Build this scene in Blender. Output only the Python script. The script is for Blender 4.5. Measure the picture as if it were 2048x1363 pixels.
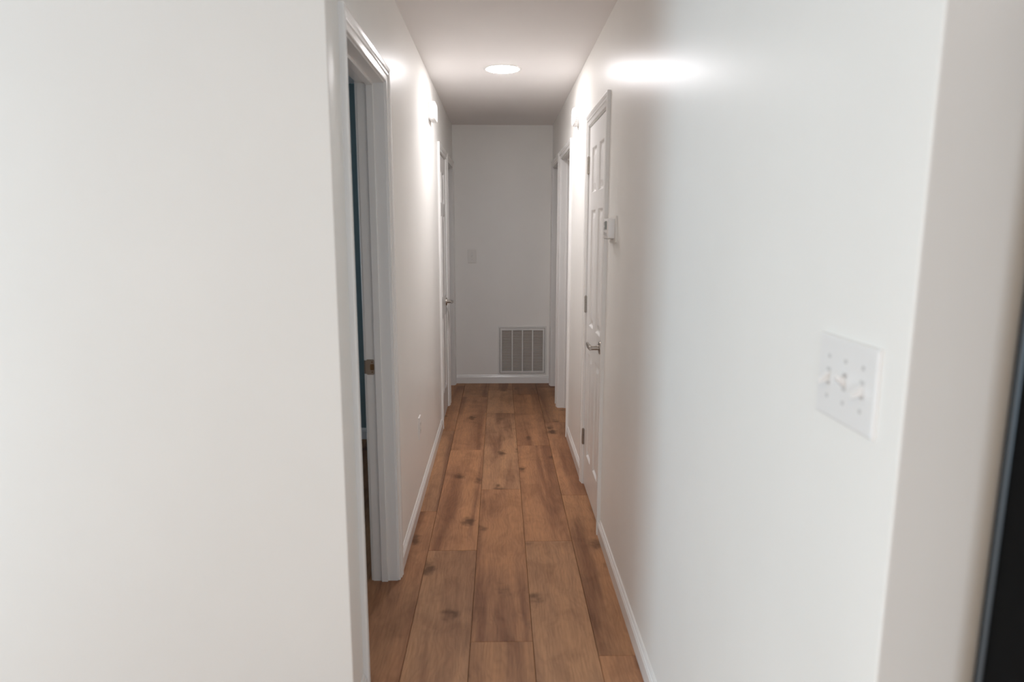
import bpy, bmesh, math, random
from mathutils import Vector, Matrix

random.seed(7)
for o in list(bpy.data.objects):
    bpy.data.objects.remove(o)
SC = bpy.context.scene
COL = SC.collection

# ------------------------------------------------------------------ camera
PITCH, YAW, ROLL, CAM_H = 0.1669, 0.0187, 0.0019, 1.496
cam_d = bpy.data.cameras.new('camera')
cam = bpy.data.objects.new('camera', cam_d)
COL.objects.link(cam)
cam_d.sensor_width = 36.0
cam_d.lens = 1330.6 / 2048 * 36.0
cam_d.clip_start = 0.02
fw = Vector((math.sin(YAW) * math.cos(PITCH), math.cos(YAW) * math.cos(PITCH), -math.sin(PITCH)))
rt = Vector((math.cos(YAW), -math.sin(YAW), 0))
up = rt.cross(fw)
r2 = rt * math.cos(ROLL) + up * math.sin(ROLL)
u2 = -rt * math.sin(ROLL) + up * math.cos(ROLL)
m = Matrix((r2, u2, -fw)).transposed().to_4x4()
m.translation = (0, 0, CAM_H)
cam.matrix_world = m
cam_d.dof.use_dof = True
cam_d.dof.focus_distance = 4.8
cam_d.dof.aperture_fstop = 2.8
SC.camera = cam

# ------------------------------------------------------------------ world and daylight
w = bpy.data.worlds.new('sky')
SC.world = w
w.use_nodes = True
bg = w.node_tree.nodes['Background']
bg.inputs[0].default_value = (0.62, 0.78, 1.0, 1)
bg.inputs[1].default_value = 1.0


def window_light(name, loc, size, direction, watts, colour):
    d = bpy.data.lights.new(name, 'AREA')
    d.shape = 'RECTANGLE'
    d.size, d.size_y = size
    d.energy = watts
    d.color = colour
    o = bpy.data.objects.new(name, d)
    COL.objects.link(o)
    o.location = loc
    o.rotation_euler = Vector(direction).to_track_quat('-Z', 'Y').to_euler()
    return o


# daylight entering the living room through its two windows and the bedrooms through theirs
window_light('window_daylight_side', (-3.42, 0.80, 1.0), (1.3, 1.7), (1, -0.05, 0.0), 32, (0.66, 0.88, 1.0))
window_light('window_daylight_back', (-0.25, -3.10, 1.35), (2.2, 1.4), (-0.1, 1, 0.0), 20, (0.78, 0.91, 1.0))
window_light('living_room_ceiling_lamp', (-0.9, -1.3, 2.36), (0.5, 0.5), (0, 0.25, -1), 17, (1.0, 0.82, 0.62))
window_light('window_daylight_bedroom', (-3.06, 3.3, 1.4), (0.9, 1.1), (1, 0, 0), 1.6, (0.75, 0.9, 1.0))
LAMP_STRENGTH = 93.0

SC.view_settings.view_transform = 'Standard'
SC.view_settings.look = 'None'
SC.view_settings.gamma = 1.0
SC.view_settings.use_curve_mapping = False
SC.view_settings.exposure = 0.66
SC.cycles.max_bounces = 14
SC.cycles.diffuse_bounces = 8
SC.cycles.use_denoising = True

# ------------------------------------------------------------------ measures of the place (metres)
XL, XR = -0.440, 0.495          # hall side walls
D, ZC = 6.393, 2.441            # end wall, ceiling
YL, YR = 1.807, 0.782           # near ends of the hall walls
T = 0.104                       # wall thickness
CW = 0.057                      # casing width
ZT = 2.105                      # top of casings
RV = 0.005
LX, RX, BY = -3.5, 2.6, -3.2    # living room


# ------------------------------------------------------------------ materials
def mat(name, col, rough=0.5, metal=0.0, spec=0.5, bump=None, coat=0.0):
    mt = bpy.data.materials.new(name)
    mt.use_nodes = True
    nt = mt.node_tree
    b = nt.nodes['Principled BSDF']
    b.inputs['Base Color'].default_value = (*col, 1)
    b.inputs['Roughness'].default_value = rough
    b.inputs['Metallic'].default_value = metal
    b.inputs['Specular IOR Level'].default_value = spec
    b.inputs['Coat Weight'].default_value = coat
    tc = nt.nodes.new('ShaderNodeTexCoord')
    n2 = nt.nodes.new('ShaderNodeTexNoise')
    n2.inputs['Scale'].default_value = 3.0
    nt.links.new(tc.outputs['Object'], n2.inputs['Vector'])
    mx = nt.nodes.new('ShaderNodeMix')
    mx.data_type = 'RGBA'
    mx.inputs['A'].default_value = (*[c * 0.97 for c in col], 1)
    mx.inputs['B'].default_value = (*[min(1, c * 1.02) for c in col], 1)
    nt.links.new(n2.outputs['Fac'], mx.inputs['Factor'])
    nt.links.new(mx.outputs['Result'], b.inputs['Base Color'])
    if bump:
        sc, st = bump
        n = nt.nodes.new('ShaderNodeTexNoise')
        n.inputs['Scale'].default_value = sc
        n.inputs['Detail'].default_value = 3
        nt.links.new(tc.outputs['Object'], n.inputs['Vector'])
        bp = nt.nodes.new('ShaderNodeBump')
        bp.inputs['Strength'].default_value = st
        bp.inputs['Distance'].default_value = 0.0006
        nt.links.new(n.outputs['Fac'], bp.inputs['Height'])
        nt.links.new(bp.outputs['Normal'], b.inputs['Normal'])
    return mt


M = {}
M['wall'] = mat('wall_paint', (0.865, 0.852, 0.822), 0.33, bump=(160, 0.35), spec=0.07)
M['ceiling'] = mat('ceiling_paint', (0.86, 0.84, 0.83), 0.85, bump=(120, 0.3), spec=0.2)
M['trim'] = mat('trim_paint', (0.82, 0.81, 0.795), 0.22)
M['door'] = mat('door_paint', (0.80, 0.79, 0.775), 0.30)
M['teal'] = mat('teal_wall_paint', (0.20, 0.29, 0.31), 0.6)
M['plastic'] = mat('white_plastic', (0.84, 0.83, 0.82), 0.35)
M['ivory'] = mat('ivory_plastic', (0.76, 0.74, 0.70), 0.35)
M['nickel'] = mat('satin_nickel', (0.42, 0.38, 0.34), 0.32, metal=1.0)
M['bronze'] = mat('aged_strike_metal', (0.36, 0.29, 0.23), 0.42, metal=0.8)
M['bore'] = mat('bored_wood', (0.16, 0.085, 0.03), 0.8)
M['dark'] = mat('recess_shade', (0.03, 0.028, 0.026), 0.8)  # near-black that paints in the shade of gaps and holes
M['screw'] = mat('painted_screw', (0.62, 0.61, 0.60), 0.4)
M['lcd'] = mat('lcd_screen', (0.22, 0.24, 0.22), 0.25)
M['black'] = mat('black_enamel', (0.004, 0.004, 0.0042), 0.55, spec=0.05)
M['edge_glint'] = mat('edge_highlight', (0.10, 0.115, 0.13), 0.35, metal=0.7)  # blue-grey tone painting a highlight on the black edge
M['blackplastic'] = mat('black_plastic', (0.02, 0.02, 0.02), 0.5)
M['grille'] = mat('grille_enamel', (0.74, 0.73, 0.71), 0.4)
M['filter'] = mat('pleated_filter', (0.62, 0.47, 0.39), 0.95, bump=(60, 1.0))
M['underlay'] = mat('floor_underlay', (0.035, 0.022, 0.015), 0.9)

# lamp lens
lm = bpy.data.materials.new('lamp_lens')
lm.use_nodes = True
b = lm.node_tree.nodes['Principled BSDF']
b.inputs['Base Color'].default_value = (0.9, 0.9, 0.9, 1)
b.inputs['Emission Color'].default_value = (1.0, 0.97, 0.985, 1)
b.inputs['Emission Strength'].default_value = LAMP_STRENGTH
M['lens'] = lm

# window glass: thin pane
gm = bpy.data.materials.new('window_glass')
gm.use_nodes = True
nt = gm.node_tree
nt.nodes.remove(nt.nodes['Principled BSDF'])
tr = nt.nodes.new('ShaderNodeBsdfTransparent')
gl = nt.nodes.new('ShaderNodeBsdfGlossy')
gl.inputs['Roughness'].default_value = 0.02
ms = nt.nodes.new('ShaderNodeMixShader')
ms.inputs[0].default_value = 0.06
nt.links.new(tr.outputs[0], ms.inputs[1])
nt.links.new(gl.outputs[0], ms.inputs[2])
nt.links.new(ms.outputs[0], nt.nodes['Material Output'].inputs[0])
M['glass'] = gm


def wood_material():
    mt = bpy.data.materials.new('oak_plank')
    mt.use_nodes = True
    nt = mt.node_tree
    N, L = nt.nodes.new, nt.links.new
    b = nt.nodes['Principled BSDF']
    tc = N('ShaderNodeTexCoord')
    oi = N('ShaderNodeObjectInfo')
    comb = N('ShaderNodeCombineXYZ')
    mul = N('ShaderNodeMath'); mul.operation = 'MULTIPLY'; mul.inputs[1].default_value = 37.0
    L(oi.outputs['Random'], mul.inputs[0])
    L(mul.outputs[0], comb.inputs['X']); L(mul.outputs[0], comb.inputs['Y']); L(mul.outputs[0], comb.inputs['Z'])
    add = N('ShaderNodeVectorMath'); add.operation = 'ADD'
    L(tc.outputs['Object'], add.inputs[0]); L(comb.outputs[0], add.inputs[1])

    def mapped(sx, sy):
        mp = N('ShaderNodeMapping')
        mp.inputs['Scale'].default_value = (sx, sy, 1)
        L(add.outputs[0], mp.inputs['Vector'])
        return mp.outputs[0]

    def noise(vec, scale, detail=3, dist=0.0, rough=0.55):
        n = N('ShaderNodeTexNoise')
        n.inputs['Scale'].default_value = scale
        n.inputs['Detail'].default_value = detail
        n.inputs['Distortion'].default_value = dist
        n.inputs['Roughness'].default_value = rough
        L(vec, n.inputs['Vector'])
        return n.outputs['Fac']

    def ramp(fac, stops):
        r = N('ShaderNodeValToRGB')
        while len(r.color_ramp.elements) < len(stops):
            r.color_ramp.elements.new(0.5)
        for e, (p, c) in zip(r.color_ramp.elements, stops):
            e.position = p
            e.color = (*c, 1)
        L(fac, r.inputs[0])
        return r.outputs[0]

    def mix(a, bb, fac, mode='MIX'):
        x = N('ShaderNodeMix'); x.data_type = 'RGBA'; x.blend_type = mode
        if isinstance(fac, float):
            x.inputs['Factor'].default_value = fac
        else:
            L(fac, x.inputs['Factor'])
        L(a, x.inputs['A']); L(bb, x.inputs['B'])
        return x.outputs['Result']

    # wide soft streaks running along the board, darker heart and paler sapwood
    streak = ramp(noise(mapped(8.0, 0.55), 1.0, 3, 0.7), [(0.36, (0.61, 0.55, 0.55)), (0.50, (0.97, 0.96, 0.95)), (0.64, (1.14, 1.13, 1.08))])
    cloud = ramp(noise(mapped(4.5, 3.0), 1.6, 4, 0.8), [(0.28, (0.74, 0.70, 0.68)), (0.52, (1.0, 1.0, 1.0)), (0.75, (1.08, 1.06, 1.03))])
    # cathedral grain: bands warped by noise
    wv = N('ShaderNodeTexWave')
    wv.wave_type = 'BANDS'; wv.bands_direction = 'X'
    wv.inputs['Scale'].default_value = 16.0
    wv.inputs['Distortion'].default_value = 22.0
    wv.inputs['Detail'].default_value = 2.0
    wv.inputs['Detail Scale'].default_value = 0.9
    L(mapped(1.0, 0.30), wv.inputs['Vector'])
    cath = ramp(wv.outputs['Fac'], [(0.0, (0.94, 0.93, 0.92)), (0.5, (1.0, 1.0, 1.0)), (1.0, (1.04, 1.04, 1.04))])
    fine = noise(mapped(150.0, 9.0), 1.0, 3)
    fine_c = ramp(fine, [(0.30, (0.86, 0.85, 0.84)), (0.62, (1.06, 1.06, 1.06))])
    # knots: sparse cells
    vo = N('ShaderNodeTexVoronoi')
    vo.inputs['Scale'].default_value = 1.0
    wob = N('ShaderNodeTexNoise'); wob.inputs['Scale'].default_value = 16
    L(add.outputs[0], wob.inputs['Vector'])
    wa = N('ShaderNodeVectorMath'); wa.operation = 'SCALE'; wa.inputs['Scale'].default_value = 0.55
    L(wob.outputs['Color'], wa.inputs[0])
    wb = N('ShaderNodeVectorMath'); wb.operation = 'ADD'
    L(mapped(7.5, 4.2), wb.inputs[0]); L(wa.outputs[0], wb.inputs[1])
    L(wb.outputs[0], vo.inputs['Vector'])
    sep = N('ShaderNodeSeparateColor'); L(vo.outputs['Color'], sep.inputs[0])
    keep = N('ShaderNodeMath'); keep.operation = 'GREATER_THAN'; keep.inputs[1].default_value = 0.62
    L(sep.outputs[0], keep.inputs[0])
    near = N('ShaderNodeMapRange'); near.inputs['From Min'].default_value = 0.05; near.inputs['From Max'].default_value = 0.34
    near.inputs['To Min'].default_value = 1.0; near.inputs['To Max'].default_value = 0.0
    near.interpolation_type = 'SMOOTHSTEP'
    L(vo.outputs['Distance'], near.inputs['Value'])
    kf = N('ShaderNodeMath'); kf.operation = 'MULTIPLY'
    L(near.outputs[0], kf.inputs[0]); L(keep.outputs[0], kf.inputs[1])
    kf2 = N('ShaderNodeMath'); kf2.operation = 'MULTIPLY'; kf2.inputs[1].default_value = 0.78
    L(kf.outputs[0], kf2.inputs[0])
    base = mix(oi.outputs['Color'], streak, 1.0, 'MULTIPLY')
    base = mix(base, cloud, 0.9, 'MULTIPLY')
    base = mix(base, cath, 0.9, 'MULTIPLY')
    base = mix(base, fine_c, 1.0, 'MULTIPLY')
    kc = N('ShaderNodeRGB'); kc.outputs[0].default_value = (0.075, 0.032, 0.016, 1)
    base = mix(base, kc.outputs[0], kf2.outputs[0])
    L(base, b.inputs['Base Color'])
    rr = N('ShaderNodeMapRange'); rr.inputs['To Min'].default_value = 0.42; rr.inputs['To Max'].default_value = 0.58
    L(fine, rr.inputs['Value']); L(rr.outputs[0], b.inputs['Roughness'])
    b.inputs['Specular IOR Level'].default_value = 0.25
    bp = N('ShaderNodeBump'); bp.inputs['Strength'].default_value = 0.35; bp.inputs['Distance'].default_value = 0.0008
    L(fine, bp.inputs['Height']); L(bp.outputs[0], b.inputs['Normal'])
    return mt


M['oak'] = wood_material()


# ------------------------------------------------------------------ mesh helpers
def empty(name, loc, **props):
    o = bpy.data.objects.new(name, None)
    o.empty_display_size = 0.05
    COL.objects.link(o)
    o.location = loc
    for k, v in props.items():
        o[k] = v
    return o


def world_loc(o):
    v = Vector((0, 0, 0))
    while o:
        v += o.location
        o = o.parent
    return v


def link(name, bm, material, parent=None, smooth=False, origin=None, **props):
    """one mesh object out of a bmesh drawn in world coordinates"""
    bmesh.ops.recalc_face_normals(bm, faces=bm.faces)
    if parent is not None:
        base = world_loc(parent)
    else:
        base = Vector((0, 0, 0))
    org = Vector(origin) if origin is not None else base
    bmesh.ops.translate(bm, verts=bm.verts, vec=-org)
    me = bpy.data.meshes.new(name)
    bm.to_mesh(me)
    bm.free()
    me.materials.append(M[material])
    if smooth:
        for p in me.polygons:
            p.use_smooth = True
        me.set_sharp_from_angle(angle=math.radians(35))
    o = bpy.data.objects.new(name, me)
    COL.objects.link(o)
    o.parent = parent
    o.location = org - base
    for k, v in props.items():
        o[k] = v
    return o


def box(bm, x0, x1, y0, y1, z0, z1, bevel=0.0):
    g = bmesh.ops.create_cube(bm, size=1.0)['verts']
    for v in g:
        v.co = Vector(((x0 + x1) / 2 + v.co.x * (x1 - x0), (y0 + y1) / 2 + v.co.y * (y1 - y0), (z0 + z1) / 2 + v.co.z * (z1 - z0)))
    if bevel:
        es = list({e for v in g for e in v.link_edges})
        bmesh.ops.bevel(bm, geom=es, offset=bevel, segments=2, affect='EDGES', profile=0.5)
    return g


def cyl(bm, c, axis, r0, r1, length, seg=24, bevel=0.0):
    """frustum from c along axis"""
    ax = Vector(axis).normalized()
    q = ax.to_track_quat('Z', 'Y').to_matrix()
    mt = Matrix.Translation(Vector(c) + ax * length / 2) @ q.to_4x4()
    r = bmesh.ops.create_cone(bm, cap_ends=True, segments=seg, radius1=r0, radius2=r1, depth=length, matrix=mt)
    if bevel:
        vs = r['verts']
        fs = {f for v in vs for f in v.link_faces if len(f.verts) > 4}
        es = {e for f in fs for e in f.edges}
        bmesh.ops.bevel(bm, geom=list(es), offset=bevel, segments=2, affect='EDGES')


def loft(bm, rings, close_ring=True, caps=True):
    rs = [[bm.verts.new(p) for p in r] for r in rings]
    n = len(rs[0])
    for a, b2 in zip(rs, rs[1:]):
        for i in range(n if close_ring else n - 1):
            j = (i + 1) % n
            bm.faces.new((a[i], a[j], b2[j], b2[i]))
    if caps:
        bm.faces.new(rs[0][::-1])
        bm.faces.new(rs[-1])


def prism(bm, poly, z0, z1):
    loft(bm, [[(x, y, z0) for x, y in poly], [(x, y, z1) for x, y in poly]])


def rounded(cx, cy, r, a0, a1, n=5):
    return [(cx + r * math.cos(math.radians(a0 + (a1 - a0) * i / n)), cy + r * math.sin(math.radians(a0 + (a1 - a0) * i / n))) for i in range(n + 1)]


def tag(o, label, category, group=None, kind=None):
    o['label'] = label
    o['category'] = category
    if group:
        o['group'] = group
    if kind:
        o['kind'] = kind
    return o


def struct(o, label, category):
    return tag(o, label, category, kind='structure')


# ------------------------------------------------------------------ floor, with every hall plank a board of its own
PW = 0.2296
S0 = -0.1087
floor_bm = bmesh.new()
box(floor_bm, LX - T, RX + T, BY - T, 8.2, -0.06, -0.012)
floor = link('floor', floor_bm, 'underlay')
struct(floor, 'brown oak plank floor running the length of the hallway', 'floor')

ORANGE = (0.405, 0.206, 0.108)
TAN = (0.395, 0.216, 0.120)
MID = (0.375, 0.195, 0.102)
PALE = (0.440, 0.242, 0.135)
DARK = (0.300, 0.150, 0.080)


def plank_bm(x0, x1, y0, y1):
    bm = bmesh.new()
    g = 0.0006
    x0 += g; x1 -= g; y0 += g; y1 -= g
    e = 0.0014
    zt, zb = 0.0, -0.012
    rings = [[(x0, y0, zb), (x1, y0, zb), (x1, y1, zb), (x0, y1, zb)],
             [(x0, y0, zt - e), (x1, y0, zt - e), (x1, y1, zt - e), (x0, y1, zt - e)],
             [(x0 + e, y0 + e, zt), (x1 - e, y0 + e, zt), (x1 - e, y1 - e, zt), (x0 + e, y1 - e, zt)]]
    loft(bm, rings)
    return bm


# row index -> joints seen in the photograph and the colour of each board from near to far
rows = {
    -3: ([-1.05, 0.40, 1.20, 2.65, 4.10], [MID, TAN, ORANGE, MID, TAN, MID]),
    -2: ([-0.97, 0.48, 1.93, 3.378, 4.83, 6.28], [MID, TAN, MID, ORANGE, TAN, ORANGE, MID]),
    -1: ([-1.40, 0.04, 1.49, 2.937, 4.385, 5.84], [TAN, MID, ORANGE, TAN, ORANGE, ORANGE, MID]),
    0: ([-0.66, 0.78, 2.230, 3.680, 5.31, 6.1], [MID, ORANGE, MID, ORANGE, PALE, TAN, MID]),
    1: ([-1.32, 0.13, 1.577, 3.027, 4.475, 5.93], [ORANGE, TAN, MID, TAN, ORANGE, ORANGE, DARK]),
    2: ([-0.75, 0.695, 2.143, 3.59, 5.04, 6.2], [MID, TAN, ORANGE, MID, ORANGE, MID, DARK]),
}
PY0, PY1 = -1.9, 8.0
for k, (joints, cols) in rows.items():
    ys = [PY0] + [j for j in joints if j > PY0] + [PY1]
    x0 = S0 + PW * k
    for (a, c), col in zip(zip(ys, ys[1:]), cols):
        o = link('plank', plank_bm(x0, x0 + PW, a, c), 'oak', floor, origin=(x0 + PW / 2, (a + c) / 2, 0))
        f = random.uniform(0.96, 1.04)
        o.color = (col[0] * f, col[1] * f, col[2] * f, 1)
# the boards of the rooms around, outside the hall
side_bm = bmesh.new()
kk = -15
while S0 + PW * kk < RX + T - PW:
    x0 = S0 + PW * kk
    if kk not in rows:
        y = BY - T - random.uniform(0, 1.2)
        while y < 8.1:
            ya, yb = max(y, BY - T), min(y + 1.448, 8.1)
            if yb - ya > 0.05:
                t = plank_bm(x0, x0 + PW, ya, yb)
                me = bpy.data.meshes.new('tmp'); t.to_mesh(me); t.free()
                side_bm.from_mesh(me); bpy.data.meshes.remove(me)
            y += 1.448
    kk += 1
o = link('plank_field', side_bm, 'oak', floor, kind='stuff')
o.color = (*MID, 1)
nb = bmesh.new()
for k in rows:
    x0 = S0 + PW * k
    t = plank_bm(x0, x0 + PW, BY - T, PY0)
    me = bpy.data.meshes.new('tmp'); t.to_mesh(me); t.free()
    nb.from_mesh(me); bpy.data.meshes.remove(me)
o = link('plank_field', nb, 'oak', floor, kind='stuff')
o.color = (*TAN, 1)

# ------------------------------------------------------------------ ceiling
bm = bmesh.new()
box(bm, LX - T, RX + T, BY - T, 8.2, ZC, ZC + 0.06)
struct(link('ceiling', bm, 'ceiling'), 'flat white painted ceiling over the hallway', 'ceiling')

# ------------------------------------------------------------------ walls
HEAD = ZT - CW - RV              # clear height under the head jamb
JT = 0.019                       # jamb board thickness
# clear openings (y from, y to) taken from the outer edges of their casings
def clear(outer0, outer1):
    return outer0 + CW + RV, outer1 - CW - RV
L1 = clear(1.945, 2.729)
L2 = clear(4.873, 5.590)
L3 = (5.700, 6.300)
R1 = clear(3.086, 3.822)
R2 = clear(4.662, 5.527)
R3 = (5.665, 6.255)


def wall_with_openings(x0, x1, y0, y1, openings):
    """one continuous skin on each face, with real reveals"""
    bm = bmesh.new()
    y = y0
    for a, c in openings:
        a2, c2 = a - JT, c + JT
        box(bm, x0, x1, y, a2, 0, ZC)
        box(bm, x0, x1, a2, c2, HEAD + JT, ZC)
        y = c2
    box(bm, x0, x1, y, y1, 0, ZC)
    return bm


r = 0.004
bm = bmesh.new()
prism(bm, rounded(XL - r, YL + r, r, 0, -90) + [(LX, YL), (LX, YL + T), (XL, YL + T)], 0, ZC)
struct(link('wall_near_left', bm, 'wall', smooth=True), 'broad bright white wall filling the left third, facing the camera', 'wall')
struct(link('wall_left', wall_with_openings(XL - T, XL, YL + T, D, [L1, L2, L3]), 'wall'),
       'white hallway wall on the left with the chime box and three doorways', 'wall')
struct(link('wall_right', wall_with_openings(XR, XR + T, YR + T, D, [R1, R2, R3]), 'wall'),
       'white hallway wall on the right with thermostat and closet door', 'wall')
bm = bmesh.new()
prism(bm, [(XR, YR + T)] + [(RX, YR + T), (RX, YR)] + rounded(XR + r, YR + r, r, -90, -180), 0, ZC)
struct(link('wall_near_right', bm, 'wall', smooth=True), 'shaded beige-white wall facing the camera beside the black refrigerator', 'wall')
bm = bmesh.new()
VX0, VX1, VZ0, VZ1 = 0.018, 0.424, 0.118, 0.529      # return-air opening
box(bm, XL - T, VX0, D, D + T, 0, ZC); box(bm, VX1, XR + T, D, D + T, 0, ZC)
box(bm, VX0, VX1, D, D + T, 0, VZ0); box(bm, VX0, VX1, D, D + T, VZ1, ZC)
struct(link('wall_end', bm, 'wall'), 'grey-white wall closing the far end of the hallway', 'wall')


def plain_wall(name, x0, x1, y0, y1, label, material='wall', z0=0, z1=ZC):
    bm = bmesh.new()
    box(bm, x0, x1, y0, y1, z0, z1)
    return struct(link(name, bm, material), label, 'wall')


# living room shell (behind the camera) with its window openings
def wall_window_x(name, xa, xb, y0, y1, wy0, wy1, wz0, wz1, label, material='wall'):
    bm = bmesh.new()
    box(bm, xa, xb, y0, wy0, 0, ZC); box(bm, xa, xb, wy1, y1, 0, ZC)
    box(bm, xa, xb, wy0, wy1, 0, wz0); box(bm, xa, xb, wy0, wy1, wz1, ZC)
    struct(link(name, bm, material), label, 'wall')


wall_window_x('wall_living_left', LX - T, LX, BY, YL, 0.10, 1.50, 0.10, 2.05, 'living room side wall with a tall window, left of the camera')
bm = bmesh.new()
box(bm, LX - T, -1.40, BY - T, BY, 0, ZC); box(bm, 0.90, RX + T, BY - T, BY, 0, ZC)
box(bm, -1.40, 0.90, BY - T, BY, 0, 0.6); box(bm, -1.40, 0.90, BY - T, BY, 2.1, ZC)
struct(link('wall_living_back', bm, 'wall'), 'living room wall with a wide window, behind the camera', 'wall')
plain_wall('wall_living_right', RX, RX + T, BY, YR + T, 'living room wall right of the camera')
# bedroom behind the first doorway on the left: blue-green walls
bm = bmesh.new()
box(bm, -3.2, XL - T, 4.64, 4.64 + T, 0, ZC)
struct(link('wall_bedroom_far', bm, 'teal'), 'dim blue-green bedroom wall glimpsed through the first doorway on the left', 'wall')
wall_window_x('wall_bedroom_left', -3.2 - T, -3.2, YL + T, 4.64 + T, 2.8, 3.8, 0.85, 2.0, 'blue-green bedroom side wall with a small window', 'teal')
plain_wall('wall_left_room_far', -2.4, XL - T, 7.9, 7.9 + T, 'far wall of the room behind the last doorway on the left')
plain_wall('wall_left_room_near', -2.4, XL - T, 5.590, 5.675, 'partition between the left closet and the last room on the left')
plain_wall('wall_left_room_side', -2.4 - T, -2.4, 4.76, 7.9 + T, 'outer wall of the last room on the left')
plain_wall('wall_right_room_near', XR + T, 2.4, 3.95, 3.95 + T, 'near wall of the room behind the open doorway on the right')
plain_wall('wall_right_room_mid', XR + T, 2.4, 5.555, 5.64, 'partition between the two rooms on the right')
plain_wall('wall_right_room_far', XR + T, 2.4, 7.9, 7.9 + T, 'far wall of the last room on the right')
plain_wall('wall_right_room_side', 2.4, 2.4 + T, 3.95, 7.9 + T, 'outer wall of the rooms on the right')
plain_wall('wall_end_left', XL - T, XL, D + T, 7.9, 'wall continuing behind the hall end on the left')
plain_wall('wall_end_right', XR, XR + T, D + T, 7.9, 'wall continuing behind the hall end on the right')


# windows
def window(name, axis, p, a0, a1, z0, z1, label, inward):
    root = struct(empty(name, ((p, (a0 + a1) / 2, z0) if axis == 'x' else ((a0 + a1) / 2, p, z0))), label, 'window')

    def bx(bm, u0, u1, v0, v1, t0, t1):
        if axis == 'x':
            box(bm, p + t0, p + t1, u0, u1, v0, v1)
        else:
            box(bm, u0, u1, p + t0, p + t1, v0, v1)
    fr = bmesh.new()
    w_ = 0.05
    for q in ((a0, a0 + w_, z0, z1), (a1 - w_, a1, z0, z1), (a0 + w_, a1 - w_, z0, z0 + w_), (a0 + w_, a1 - w_, z1 - w_, z1)):
        bx(fr, *q, -0.04, 0.04)
    link('window_frame', fr, 'trim', root)
    rb = bmesh.new()
    zm = (z0 + z1) / 2
    bx(rb, a0 + w_, a1 - w_, zm - 0.02, zm + 0.02, -0.02, 0.02)
    link('meeting_rail', rb, 'trim', root)
    for s0, s1 in ((z0 + w_, zm - 0.02), (zm + 0.02, z1 - w_)):
        g = bmesh.new()
        bx(g, a0 + w_, a1 - w_, s0, s1, -0.003, 0.003)
        link('pane', g, 'glass', root)


window('window_1', 'x', LX - T / 2, 0.10, 1.50, 0.10, 2.05, 'tall white-framed living room window, left of the camera', 1)
window('window_2', 'y', BY - T / 2, -1.40, 0.90, 0.6, 2.1, 'wide white-framed living room window, behind the camera', 1)
window('window_3', 'x', -3.2 - T / 2, 2.8, 3.8, 0.85, 2.0, 'small white-framed window in the blue-green bedroom', 1)


# ------------------------------------------------------------------ baseboards
BB_H = 0.083
BB_PROF = [(0, 0), (0.0127, 0), (0.0127, 0.058), (0.0105, 0.061), (0.0105, 0.066), (0.0085, 0.0695), (0.0062, 0.0715), (0.0062, 0.077), (0.003, 0.083), (0, 0.083)]


def baseboard(name, p0, p1, normal, label):
    bm = bmesh.new()
    n = Vector((*normal, 0))
    rings = []
    for p in (p0, p1):
        rings.append([Vector((p[0], p[1], 0)) + n * d + Vector((0, 0, z)) for d, z in BB_PROF])
    loft(bm, rings)
    o = link(name, bm, 'trim', smooth=False)
    return struct(o, label, 'baseboard')


baseboard('baseboard_left', (XL, 2.731), (XL, 4.871), (1, 0), 'long white baseboard under the outlet on the left wall')
baseboard('baseboard_left', (XL, YL), (XL, 1.943), (1, 0), 'short white baseboard at the near corner of the left wall')
baseboard('baseboard_near_left', (LX, YL), (XL, YL), (0, -1), 'white baseboard of the broad left wall')
baseboard('baseboard_right', (XR, YR), (XR, 3.084), (-1, 0), 'long white baseboard on the right between the near corner and the closet door')
baseboard('baseboard_right', (XR, 3.824), (XR, 4.660), (-1, 0), 'white baseboard on the right beyond the closet door')
baseboard('baseboard_right', (XR, 6.320), (XR, D - 0.013), (-1, 0), 'tiny piece of baseboard in the far right corner')
baseboard('baseboard_near_right', (XR, YR), (RX, YR), (0, -1), 'white baseboard behind the refrigerator')
baseboard('baseboard_end', (XL + 0.0, D), (XR, D), (0, -1), 'white baseboard under the return-air grille')
baseboard('baseboard_bedroom', (-3.2, 4.64), (XL - T, 4.64), (0, -1), 'baseboard of the blue-green bedroom wall')
baseboard('baseboard_living_back', (LX, BY), (RX, BY), (0, 1), 'baseboard behind the camera')

# ------------------------------------------------------------------ doorways
CAS = [(0, 0), (0, 0.0075), (0.002, 0.0095), (0.020, 0.0105), (0.0225, 0.0135), (0.0265, 0.0150), (0.0300, 0.0125), (0.0335, 0.0125),
       (0.0400, 0.0160), (0.0500, 0.0175), (0.0550, 0.0165), (0.057, 0.0135), (0.057, 0)]


def casing_set(parent, x, n, a, c, zt):
    """three mitred casing boards on the wall face x with outward normal n"""
    a, c, zt = a - RV, c + RV, zt + RV
    def leg(y, s):
        bm = bmesh.new()
        loft(bm, [[(x + n * t, y + s * w_, 0) for w_, t in CAS], [(x + n * t, y + s * w_, zt + w_) for w_, t in CAS]])
        return bm
    link('casing', leg(a, -1), 'trim', parent)
    link('casing', leg(c, 1), 'trim', parent)
    bm = bmesh.new()
    loft(bm, [[(x + n * t, a - w_, zt + w_) for w_, t in CAS], [(x + n * t, c + w_, zt + w_) for w_, t in CAS]])
    link('head_casing', bm, 'trim', parent)


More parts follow.
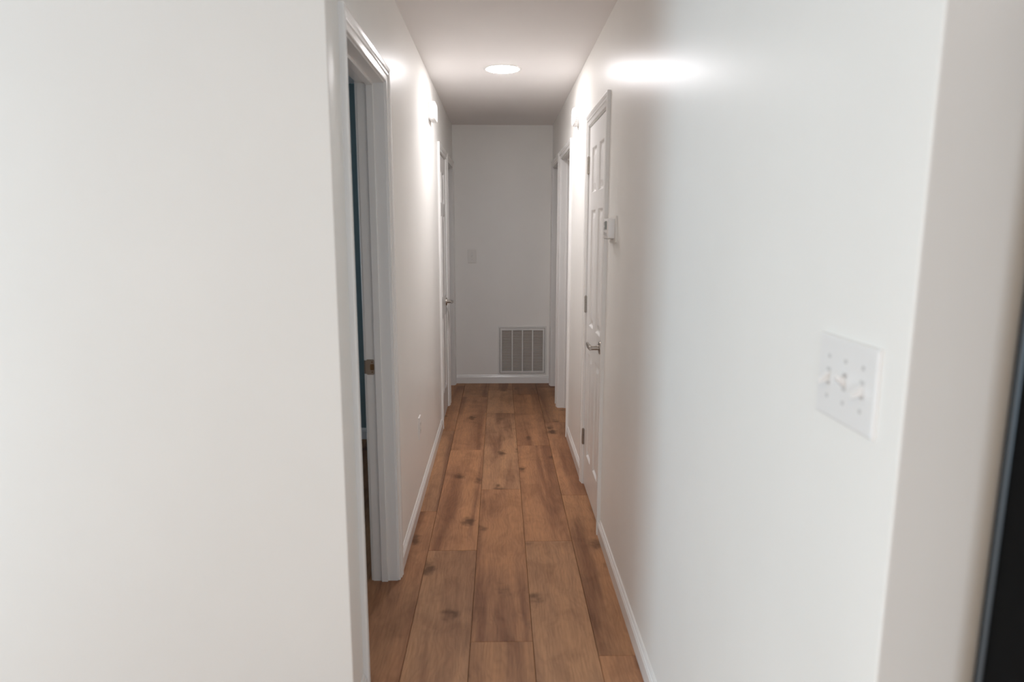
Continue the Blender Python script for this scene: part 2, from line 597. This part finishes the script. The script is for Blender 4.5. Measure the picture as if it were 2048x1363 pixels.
def doorway(name, side, op, label, stop_from_hall, both=True):
    """side -1: left wall, +1: right wall"""
    a, c = op
    hall = XL if side < 0 else XR          # hall face of the wall
    n = 1 if side < 0 else -1              # towards the hall
    room = hall - n * T
    root = struct(empty(name, (hall, (a + c) / 2, 0)), label, 'doorway')
    x0, x1 = min(hall, room), max(hall, room)
    for y0, y1 in ((a - JT + 0.0003, a), (c, c + JT - 0.0003)):
        bm = bmesh.new(); box(bm, x0, x1, y0, y1, 0, HEAD + JT - 0.0003)
        link('side_jamb', bm, 'trim', root)
    bm = bmesh.new(); box(bm, x0, x1, a, c, HEAD, HEAD + JT - 0.0003)
    link('head_jamb', bm, 'trim', root)
    s0 = hall - n * stop_from_hall
    s1 = s0 - n * 0.027
    sx0, sx1 = min(s0, s1), max(s0, s1)
    for y0, y1 in ((a, a + 0.0105), (c - 0.0105, c)):
        bm = bmesh.new(); box(bm, sx0, sx1, y0, y1, 0, HEAD, bevel=0.0015)
        link('door_stop', bm, 'trim', root)
    bm = bmesh.new(); box(bm, sx0, sx1, a + 0.0105, c - 0.0105, HEAD - 0.0105, HEAD, bevel=0.0015)
    link('door_stop', bm, 'trim', root)
    casing_set(root, hall, n, a, c, HEAD)
    if both:
        casing_set(root, room, -n, a, c, HEAD)
    return root


door_1 = doorway('door_1', -1, L1, 'open doorway nearest on the left with a metal strike plate on its jamb', 0.041)
door_2 = doorway('door_2', -1, L2, 'narrow closed panel door farther along the left wall', 0.038, both=False)
door_3 = doorway('door_3', -1, L3, 'dark open doorway at the far left end of the hall', 0.046, both=False)
door_4 = doorway('door_4', 1, R1, 'closed white six-panel closet door on the right with lever handle', 0.038, both=False)
door_5 = doorway('door_5', 1, R2, 'open doorway on the right beyond the closet door, lit jamb', 0.046, both=False)
door_6 = doorway('door_6', 1, R3, 'dark open doorway at the far right end of the hall', 0.046, both=False)

# strike plate on the far jamb of the first doorway
yj = L1[1]
bm = bmesh.new()
xa, xb = XL - T + 0.002, XL - 0.0715
sz0, sz1 = 0.908, 0.971
pts = rounded(xb - 0.006, sz1 - 0.006, 0.006, 0, 90, 4) + rounded(xa + 0.003, sz1 - 0.003, 0.003, 90, 180, 4) + \
    rounded(xa + 0.003, sz0 + 0.003, 0.003, 180, 270, 4) + rounded(xb - 0.006, sz0 + 0.006, 0.006, 270, 360, 4)
loft(bm, [[(x, yj, z) for x, z in pts], [(x, yj - 0.0016, z) for x, z in pts]])
strike = link('strike_plate', bm, 'bronze', door_1, label='brown metal strike plate')
bm = bmesh.new()
lip = [(xa + 0.001, yj - 0.0016), (xa - 0.006, yj - 0.0012), (xa - 0.0105, yj + 0.002), (xa - 0.0125, yj + 0.008), (xa - 0.011, yj + 0.0085), (xa - 0.009, yj + 0.003), (xa - 0.005, yj + 0.0003), (xa + 0.001, yj)]
prism(bm, lip, sz0 + 0.004, sz1 - 0.004)
link('strike_lip', bm, 'bronze', strike)
bm = bmesh.new()
hx, hz = xa + 0.022, 0.9395
hp = rounded(hx + 0.003, hz + 0.008, 0.005, 0, 90, 4) + rounded(hx - 0.003, hz + 0.008, 0.005, 90, 180, 4) + rounded(hx - 0.003, hz - 0.008, 0.005, 180, 270, 4) + rounded(hx + 0.003, hz - 0.008, 0.005, 270, 360, 4)
loft(bm, [[(x, yj - 0.0014, z) for x, z in hp], [(x, yj - 0.0019, z) for x, z in hp]])
link('latch_hole', bm, 'bore', strike)
for z in (0.919, 0.960):
    bm = bmesh.new(); cyl(bm, (hx, yj - 0.0012, z), (0, -1, 0), 0.0033, 0.0028, 0.0012, 12)
    link('screw', bm, 'bore', strike)


def panel_door(root, side, op, hinge_far, handle_z):
    """closed six-panel slab, flush with the hall side, with hinges and lever"""
    a, c = op
    hall = XL if side < 0 else XR
    n = 1 if side < 0 else -1
    g = 0.003
    y0, y1, z0, z1 = a + g, c - g, 0.012, HEAD - 0.006
    xf = hall - n * 0.001               # face
    th = 0.035
    W_ = y1 - y0
    st, ms_ = 0.100, 0.090
    pw = (W_ - 2 * st - ms_) / 2
    ys = [y0, y0 + st, y0 + st + pw, y0 + st + pw + ms_, y1 - st, y1]
    top = z1
    zs = [z0, z0 + 0.20, z0 + 0.20 + 0.60, z0 + 0.20 + 0.60 + 0.155, top - 0.115 - 0.235 - 0.09, top - 0.115 - 0.235, top - 0.115, top]
    holes = {(i, j) for i in (1, 3) for j in (1, 3, 5)}
    bm = bmesh.new()
    V = {}

    def vv(i, j, d):
        k = (i, j, d)
        if k not in V:
            V[k] = bm.verts.new((xf - n * (th if d else 0), ys[i], zs[j]))
        return V[k]
    for i in range(5):
        for j in range(7):
            if (i, j) not in holes:
                bm.faces.new((vv(i, j, 0), vv(i + 1, j, 0), vv(i + 1, j + 1, 0), vv(i, j + 1, 0)))
                bm.faces.new((vv(i, j, 1), vv(i, j + 1, 1), vv(i + 1, j + 1, 1), vv(i + 1, j, 1)))
                for (di, dj, p, q) in ((-1, 0, (i, j), (i, j + 1)), (1, 0, (i + 1, j), (i + 1, j + 1)), (0, -1, (i, j), (i + 1, j)), (0, 1, (i, j + 1), (i + 1, j + 1))):
                    ni, nj = i + di, j + dj
                    if ni < 0 or ni > 4 or nj < 0 or nj > 6 or (ni, nj) in holes:
                        bm.faces.new((vv(*p, 0), vv(*q, 0), vv(*q, 1), vv(*p, 1)))
    leaf = link('door_leaf', bm, 'door', root)
    for (i, j) in sorted(holes):
        pa, pb, pc, pd = ys[i], ys[i + 1], zs[j], zs[j + 1]
        bm = bmesh.new()
        rings = []
        for inset, depth in ((0.0, th - 0.001), (0.0, 0.0008), (0.003, 0.0016), (0.010, 0.0095), (0.018, 0.0105), (0.044, 0.0030), (0.047, 0.0022)):
            x = xf - n * depth
            rings.append([(x, pa + inset, pc + inset), (x, pb - inset, pc + inset), (x, pb - inset, pd - inset), (x, pa + inset, pd - inset)])
        loft(bm, rings)
        link('panel', bm, 'door', leaf)
    # hinges
    yh = (c - 0.001) if hinge_far else (a + 0.001)
    for zh in (0.275 + 0.02, 1.075, 1.84):
        bm = bmesh.new()
        xk = hall + n * 0.0065
        for q in range(5):
            cyl(bm, (xk, yh, zh - 0.045 + q * 0.018 + 0.0006), (0, 0, 1), 0.0068, 0.0068, 0.0168, 14)
        h = link('hinge', bm, 'nickel', root, smooth=True, label='satin nickel hinge')
        bm = bmesh.new()
        cyl(bm, (xk, yh, zh + 0.0452), (0, 0, 1), 0.005, 0.003, 0.004, 12)
        cyl(bm, (xk, yh, zh - 0.0485), (0, 0, 1), 0.003, 0.005, 0.004, 12)
        link('hinge_pin', bm, 'nickel', h)
        bm = bmesh.new()
        box(bm, min(hall - n * 0.001, hall + n * 0.003), max(hall - n * 0.001, hall + n * 0.003), yh - 0.012, yh + 0.012, zh - 0.045, zh + 0.045)
        link('hinge_plate', bm, 'nickel', h)
    # lever set
    s = -1 if hinge_far else 1          # latch side sits at the other end
    yl = (a + 0.062) if hinge_far else (c - 0.062)
    d = 1 if hinge_far else -1          # lever points to the hinges
    bm = bmesh.new()
    cyl(bm, (xf, yl, handle_z), (n, 0, 0), 0.0325, 0.0315, 0.009, 36, bevel=0.002)
    hd = link('handle', bm, 'nickel', root, smooth=True, label='satin nickel lever handle')
    bm = bmesh.new()
    cyl(bm, (xf + n * 0.009, yl, handle_z), (n, 0, 0), 0.0115, 0.0105, 0.047, 24, bevel=0.001)
    link('handle_neck', bm, 'nickel', hd, smooth=True)
    bm = bmesh.new()
    rings = []
    for t, hw, hh, dz, dx in ((-0.013, 0.006, 0.008, 0, 0), (-0.008, 0.0085, 0.011, 0, 0), (0.02, 0.0085, 0.0115, 0, 0), (0.06, 0.007, 0.011, 0.001, 0.001), (0.10, 0.006, 0.0105, 0.002, 0.001), (0.115, 0.0045, 0.0085, 0.0022, 0.001)):
        cx = xf + n * (0.052 + dx)
        ring = []
        for q in range(12):
            an = 2 * math.pi * q / 12
            ca, sa = math.cos(an), math.sin(an)
            ring.append((cx + hw * math.copysign(abs(ca) ** 0.6, ca), yl + d * t, handle_z + dz + hh * math.copysign(abs(sa) ** 0.6, sa)))
        rings.append(ring)
    loft(bm, rings)
    link('lever', bm, 'nickel', hd, smooth=True)
    return leaf


panel_door(door_4, 1, R1, True, 0.920)
panel_door(door_2, -1, L2, False, 0.905)
# closets behind the two closed doors stay dark
# latch strike lip beside the far right doorway
# ------------------------------------------------------------------ ceiling lamp
lx, ly = 0.019, 4.205
lamp = tag(empty('ceiling_light', (lx, ly, ZC)), 'round flush white LED light, lit, in the hallway ceiling', 'ceiling light')
bm = bmesh.new()
prof = [(0.114, 0.0), (0.114, 0.0015), (0.110, 0.0032), (0.101, 0.0040), (0.0982, 0.0030), (0.0982, 0.0)]
N_ = 64
loft(bm, [[(lx + r_ * math.cos(2 * math.pi * i / N_), ly + r_ * math.sin(2 * math.pi * i / N_), ZC - z_) for i in range(N_)] for r_, z_ in prof], caps=False)
link('trim_ring', bm, 'plastic', lamp, smooth=True)
bm = bmesh.new()
prof = [(0.0980, 0.0), (0.0978, 0.0036), (0.092, 0.0058), (0.078, 0.0074), (0.05, 0.0084), (0.004, 0.0087)]
loft(bm, [[(lx + r_ * math.cos(2 * math.pi * i / N_), ly + r_ * math.sin(2 * math.pi * i / N_), ZC - z_) for i in range(N_)] for r_, z_ in prof])
link('lens', bm, 'lens', lamp, smooth=True, label='glowing white lens')

# ------------------------------------------------------------------ doorbell chime on the left wall
def rbox_x(bm, x0, x1, y0, y1, z0, z1, rr, front, seg=5, soft=0.003):
    """box standing off a wall with rounded outline (seen from the front) and a softened front edge; front is the x of the free face"""
    back = x0 if front == x1 else x1
    def outline(inset):
        r_ = max(rr - inset, 0.0005)
        a0, a1, b0, b1 = y0 + inset, y1 - inset, z0 + inset, z1 - inset
        return rounded(a1 - r_, b1 - r_, r_, 0, 90, seg) + rounded(a0 + r_, b1 - r_, r_, 90, 180, seg) + rounded(a0 + r_, b0 + r_, r_, 180, 270, seg) + rounded(a1 - r_, b0 + r_, r_, 270, 360, seg)
    s = 1 if front > back else -1
    rings = [(back, 0), (front - s * soft, 0), (front - s * soft * 0.3, soft * 0.3), (front, soft)]
    loft(bm, [[(x, y, z) for y, z in outline(i)] for x, i in rings])


ch = tag(empty('door_chime', (XL, 4.37, 2.165)), 'white rectangular chime box high on the left wall', 'door chime')
bm = bmesh.new(); rbox_x(bm, XL, XL + 0.010, 4.290, 4.445, 2.168, 2.267, 0.004, XL + 0.010)
link('base_plate', bm, 'plastic', ch, smooth=True)
bm = bmesh.new(); rbox_x(bm, XL + 0.010, XL + 0.044, 4.285, 4.450, 2.164, 2.271, 0.012, XL + 0.044, soft=0.008)
cov = link('cover', bm, 'plastic', ch, smooth=True)
bm = bmesh.new()
for k in range(6):
    box(bm, XL + 0.016 + k * 0.004, XL + 0.018 + k * 0.004, 4.31, 4.425, 2.1635, 2.165)
link('sound_slots', bm, 'screw', cov)

# ------------------------------------------------------------------ round smoke alarm on the right wall
sm = tag(empty('smoke_alarm', (XR, 4.325, 2.185)), 'round white smoke alarm high on the right wall', 'smoke alarm')
def disc_x(x, n, cy, cz, prof, seg=48):
    bm = bmesh.new()
    loft(bm, [[(x + n * d_, cy + r_ * math.cos(2 * math.pi * i / seg), cz + r_ * math.sin(2 * math.pi * i / seg)) for i in range(seg)] for r_, d_ in prof])
    return bm
link('mounting_plate', disc_x(XR, -1, 4.325, 2.185, [(0.062, 0), (0.062, 0.006), (0.060, 0.008)]), 'plastic', sm, smooth=True)
bodyo = link('alarm_body', disc_x(XR, -1, 4.325, 2.185, [(0.057, 0.0081), (0.058, 0.011), (0.0585, 0.026), (0.054, 0.036), (0.046, 0.041), (0.022, 0.043)]), 'plastic', sm, smooth=True)
link('test_button', disc_x(XR, -1, 4.325, 2.195, [(0.009, 0.0415), (0.009, 0.0450), (0.0075, 0.0458)]), 'screw', bodyo, smooth=True)
bm = bmesh.new()
for k in range(28):
    an = 2 * math.pi * k / 28
    cy_, cz_ = 4.325 + 0.0575 * math.cos(an), 2.185 + 0.0575 * math.sin(an)
    g = box(bm, XR - 0.024, XR - 0.014, cy_ - 0.0018, cy_ + 0.0018, cz_ - 0.0018, cz_ + 0.0018)
link('vent_slots', bm, 'screw', bodyo)

# ------------------------------------------------------------------ thermostat
th = tag(empty('thermostat', (XR, 2.915, 1.437)), 'white wall thermostat with small screen and buttons on the right wall', 'thermostat')
bm = bmesh.new(); rbox_x(bm, XR - 0.007, XR, 2.833, 2.992, 1.437, 1.552, 0.008, XR - 0.007, soft=0.002)
link('wall_plate', bm, 'ivory', th, smooth=True)
bm = bmesh.new(); rbox_x(bm, XR - 0.036, XR - 0.007, 2.856, 2.972, 1.455, 1.540, 0.006, XR - 0.036, soft=0.004)
tb = link('thermostat_body', bm, 'plastic', th, smooth=True)
bm = bmesh.new(); box(bm, XR - 0.0372, XR - 0.0355, 2.880, 2.935, 1.494, 1.530)
link('display', bm, 'lcd', tb, label='grey display')
for k in range(3):
    bm = bmesh.new(); box(bm, XR - 0.0385, XR - 0.0355, 2.945, 2.960, 1.470 + k * 0.021, 1.484 + k * 0.021, bevel=0.001)
    link('button', bm, 'screw', tb)
for k in range(2):
    bm = bmesh.new(); box(bm, XR - 0.0385, XR - 0.0355, 2.886 + k * 0.026, 2.904 + k * 0.026, 1.468, 1.480, bevel=0.001)
    link('button', bm, 'screw', tb)
bm = bmesh.new(); box(bm, XR - 0.033, XR - 0.010, 2.862, 2.966, 1.4535, 1.4552)
link('underside_vent', bm, 'lcd', tb)


# ------------------------------------------------------------------ switch plates and outlet
def wall_frame(origin, uax, nax):
    """returns f(u, v, d): u along the wall, v up, d off the wall"""
    O, U, Nn = Vector(origin), Vector(uax), Vector(nax)
    return lambda u_, v_, d_: O + U * u_ + Nn * d_ + Vector((0, 0, v_))


def plate(bm, F, u0, u1, v0, v1, th_=0.006, bev=0.0035):
    rings = []
    for ins, d_ in ((0, 0), (0, th_ - bev * 0.8), (bev * 0.4, th_ - bev * 0.25), (bev, th_)):
        rings.append([F(u0 + ins, v0 + ins, d_), F(u1 - ins, v0 + ins, d_), F(u1 - ins, v1 - ins, d_), F(u0 + ins, v1 - ins, d_)])
    loft(bm, rings)


def toggle(bm, F, u_, v_, upward, base_d):
    s_ = 1 if upward else -1
    rings = []
    for d_, dv, hw, hh in ((0, 0, 0.0042, 0.0075), (0.004, 0.002 * s_, 0.0040, 0.0058), (0.011, 0.0065 * s_, 0.0036, 0.0040), (0.0155, 0.0095 * s_, 0.0030, 0.0028)):
        rings.append([F(u_ - hw, v_ + dv - hh, base_d + d_), F(u_ + hw, v_ + dv - hh, base_d + d_), F(u_ + hw, v_ + dv + hh, base_d + d_), F(u_ - hw, v_ + dv + hh, base_d + d_)])
    loft(bm, rings)


def box_uv(bm, F, u0, u1, v0, v1, d0, d1):
    loft(bm, [[F(u0, v0, d_), F(u1, v0, d_), F(u1, v1, d_), F(u0, v1, d_)] for d_ in (d0, d1)])


def disc_uv(bm, F, u_, v_, r_, d0, d1, seg=14):
    loft(bm, [[F(u_ + r_ * math.cos(2 * math.pi * i / seg), v_ + r_ * math.sin(2 * math.pi * i / seg), d_) for i in range(seg)] for d_ in (d0, d1)])


def switch_plate(root, F, w_, h_, gangs, states, pitch=0.046, material='plastic'):
    bm = bmesh.new(); plate(bm, F, -w_ / 2, w_ / 2, 0, h_)
    pl = link('cover_plate', bm, material, root)
    for g_ in range(gangs):
        u_ = (g_ - (gangs - 1) / 2) * pitch
        bm = bmesh.new(); box_uv(bm, F, u_ - 0.0055, u_ + 0.0055, h_ / 2 - 0.0125, h_ / 2 + 0.0125, 0.0058, 0.0063)
        link('toggle_slot', bm, 'screw', pl)
        bm = bmesh.new(); toggle(bm, F, u_, h_ / 2, states[g_], 0.0060)
        link('toggle', bm, material, root)
        for dv in (-0.030, 0.030):
            bm = bmesh.new(); disc_uv(bm, F, u_, h_ / 2 + dv, 0.0034, 0.0055, 0.0068)
            link('screw', bm, 'screw', pl)


t3 = tag(empty('light_switch', (XR, 0.913, 1.221)), 'white three-toggle switch plate on the near right wall', 'light switch')
# u runs towards the camera on this wall
switch_plate(t3, wall_frame((XR, 0.913, 1.221), (0, -1, 0), (-1, 0, 0)), 0.158, 0.122, 3, (False, True, False))
t1 = tag(empty('light_switch', (-0.263, D, 1.174)), 'small single toggle switch on the far end wall above the grille', 'light switch')
switch_plate(t1, wall_frame((-0.263, D, 1.174), (1, 0, 0), (0, -1, 0)), 0.080, 0.128, 1, (False,), material='ivory')

ot = tag(empty('wall_outlet', (XL, 3.515, 0.366)), 'white duplex outlet low on the left wall', 'outlet')
F = wall_frame((XL, 3.515, 0.366), (0, 1, 0), (1, 0, 0))
bm = bmesh.new(); plate(bm, F, -0.037, 0.037, 0, 0.122)
pl = link('cover_plate', bm, 'plastic', ot)
for v_ in (0.061 - 0.0195, 0.061 + 0.0195):
    bm = bmesh.new(); disc_uv(bm, F, 0, v_, 0.0165, 0.0058, 0.0075, 28)
    rc = link('receptacle', bm, 'ivory', ot)
    bm = bmesh.new()
    box_uv(bm, F, -0.0075, -0.0055, v_ - 0.002, v_ + 0.006, 0.0073, 0.0078)
    box_uv(bm, F, 0.0055, 0.0075, v_ - 0.002, v_ + 0.006, 0.0073, 0.0078)
    disc_uv(bm, F, 0, v_ - 0.0085, 0.0024, 0.0073, 0.0078, 10)
    link('socket_holes', bm, 'dark', rc)
bm = bmesh.new(); disc_uv(bm, F, 0, 0.061, 0.0034, 0.0055, 0.0070)
link('screw', bm, 'screw', pl)

# ------------------------------------------------------------------ return-air grille on the end wall
gx0, gx1, gz0, gz1 = -0.017, 0.455, 0.0835, 0.564
ix0, ix1, iz0, iz1 = 0.022, 0.420, 0.122, 0.525
gr = tag(empty('return_air_grille', ((gx0 + gx1) / 2, D, gz0)), 'square white return-air grille with louvers low on the end wall', 'air grille')


def frame_rings(bm, r0, r1, d0, d1):
    """rectangular frame: outer rect r0, inner rect r1, from depth d0 to d1 off the wall"""
    def rect(r_, d_):
        return [(r_[0], D - d_, r_[2]), (r_[1], D - d_, r_[2]), (r_[1], D - d_, r_[3]), (r_[0], D - d_, r_[3])]
    loft(bm, [rect(r1, d0), rect(r0, d0), rect(r0, d1 * 0.6), rect((r0[0] + 0.002, r0[1] - 0.002, r0[2] + 0.002, r0[3] - 0.002), d1), rect(r1, d1), rect(r1, d0)], caps=False)


bm = bmesh.new(); frame_rings(bm, (gx0, gx1, gz0, gz1), (gx0 + 0.016, gx1 - 0.016, gz0 + 0.016, gz1 - 0.016), 0.0, 0.007)
link('outer_frame', bm, 'grille', gr)
bm = bmesh.new()
for q in ((gx0 + 0.0150, gx0 + 0.0200, gz0 + 0.015, gz1 - 0.015), (gx1 - 0.0200, gx1 - 0.0150, gz0 + 0.015, gz1 - 0.015),
          (gx0 + 0.020, gx1 - 0.020, gz0 + 0.0150, gz0 + 0.0200), (gx0 + 0.020, gx1 - 0.020, gz1 - 0.0200, gz1 - 0.0150)):
    box(bm, q[0], q[1], D - 0.0020, D - 0.0002, q[2], q[3])
link('groove_shade', bm, 'dark', gr)  # dark strips laid in to paint the shade between the two frames
bm = bmesh.new(); frame_rings(bm, (gx0 + 0.0185, gx1 - 0.0185, gz0 + 0.0185, gz1 - 0.0185), (ix0, ix1, iz0, iz1), 0.0, 0.011)
dr = link('hinged_frame', bm, 'grille', gr)
bm = bmesh.new(); box(bm, VX0 + 0.001, VX1 - 0.001, D + 0.022, D + 0.045, VZ0 + 0.001, VZ1 - 0.001)
link('filter', bm, 'filter', gr, label='dusty brown air filter')
for k in range(1, 4):
    x = ix0 + (ix1 - ix0) * k / 4
    bm = bmesh.new(); box(bm, x - 0.006, x + 0.006, D - 0.0105, D - 0.0018, iz0 - 0.002, iz1 + 0.002, bevel=0.001)
    link('vertical_bar', bm, 'grille', dr)
NL = 34
me = None
for k in range(NL):
    z = iz0 + (iz1 - iz0) * (k + 0.5) / NL
    if me is None:
        bm = bmesh.new()
        cx = (ix0 + ix1) / 2
        hw = (ix1 - ix0) / 2
        loft(bm, [[(s * hw, -0.0080, -0.0030), (s * hw, -0.0074, -0.0035), (s * hw, 0.0060, 0.0010), (s * hw, 0.0055, 0.0016)] for s in (-1, 1)])
        bmesh.ops.recalc_face_normals(bm, faces=bm.faces)
        me = bpy.data.meshes.new('louver'); bm.to_mesh(me); bm.free(); me.materials.append(M['grille'])
    o = bpy.data.objects.new('louver', me)
    COL.objects.link(o)
    o.parent = dr
    o.location = Vector((cx, D, z)) - world_loc(dr)

# ------------------------------------------------------------------ refrigerator at the right edge
fx0, fx1, fy0, fy1 = 0.598, 1.36, 0.06, 0.755
fr = tag(empty('refrigerator', ((fx0 + fx1) / 2, 0.4, 0)), 'tall glossy black refrigerator cut off by the right edge of the view', 'refrigerator')
rr = 0.012
bm = bmesh.new()
prism(bm, rounded(fx1 - rr, fy1 - rr, rr, 0, 90) + rounded(fx0 + rr, fy1 - rr, rr, 90, 180) + [(fx0, fy0), (fx1, fy0)], 0.04, 1.78)
link('cabinet', bm, 'black', fr, smooth=True)
for x in (fx0 + 0.05, fx1 - 0.05):
    for y in (fy0 + 0.06, fy1 - 0.06):
        bm = bmesh.new()
        cyl(bm, (x, y, 0), (0, 0, 1), 0.022, 0.018, 0.041, 16)
        link('levelling_foot', bm, 'blackplastic', fr)
bm = bmesh.new(); box(bm, fx0 - 0.0018, fx0 + 0.002, fy1 - 0.0225, fy1 - 0.0135, 0.045, 1.775, bevel=0.0008)  # added strip, its colour stands in for the bluish highlight along this edge
link('highlight_strip', bm, 'edge_glint', fr, label='narrow blue-grey strip painted as the edge highlight')
bm = bmesh.new(); box(bm, fx0 + 0.006, fx1 - 0.006, fy0 - 0.008, fy0, 0.06, 1.77)
link('gasket', bm, 'blackplastic', fr)
for z0, z1, hz0, hz1 in ((0.06, 1.17, 0.75, 1.12), (1.185, 1.775, 1.23, 1.55)):
    bm = bmesh.new(); box(bm, fx0 + 0.001, fx1 - 0.001, fy0 - 0.07, fy0 - 0.008, z0, z1, bevel=0.010)
    dd = link('refrigerator_door', bm, 'black', fr, smooth=True)
    bm = bmesh.new()
    box(bm, fx0 + 0.05, fx0 + 0.075, fy0 - 0.115, fy0 - 0.095, hz0, hz1, bevel=0.006)
    for z in (hz0 + 0.02, hz1 - 0.05):
        box(bm, fx0 + 0.053, fx0 + 0.072, fy0 - 0.10, fy0 - 0.069, z, z + 0.03)
    link('door_handle', bm, 'black', dd, smooth=True)
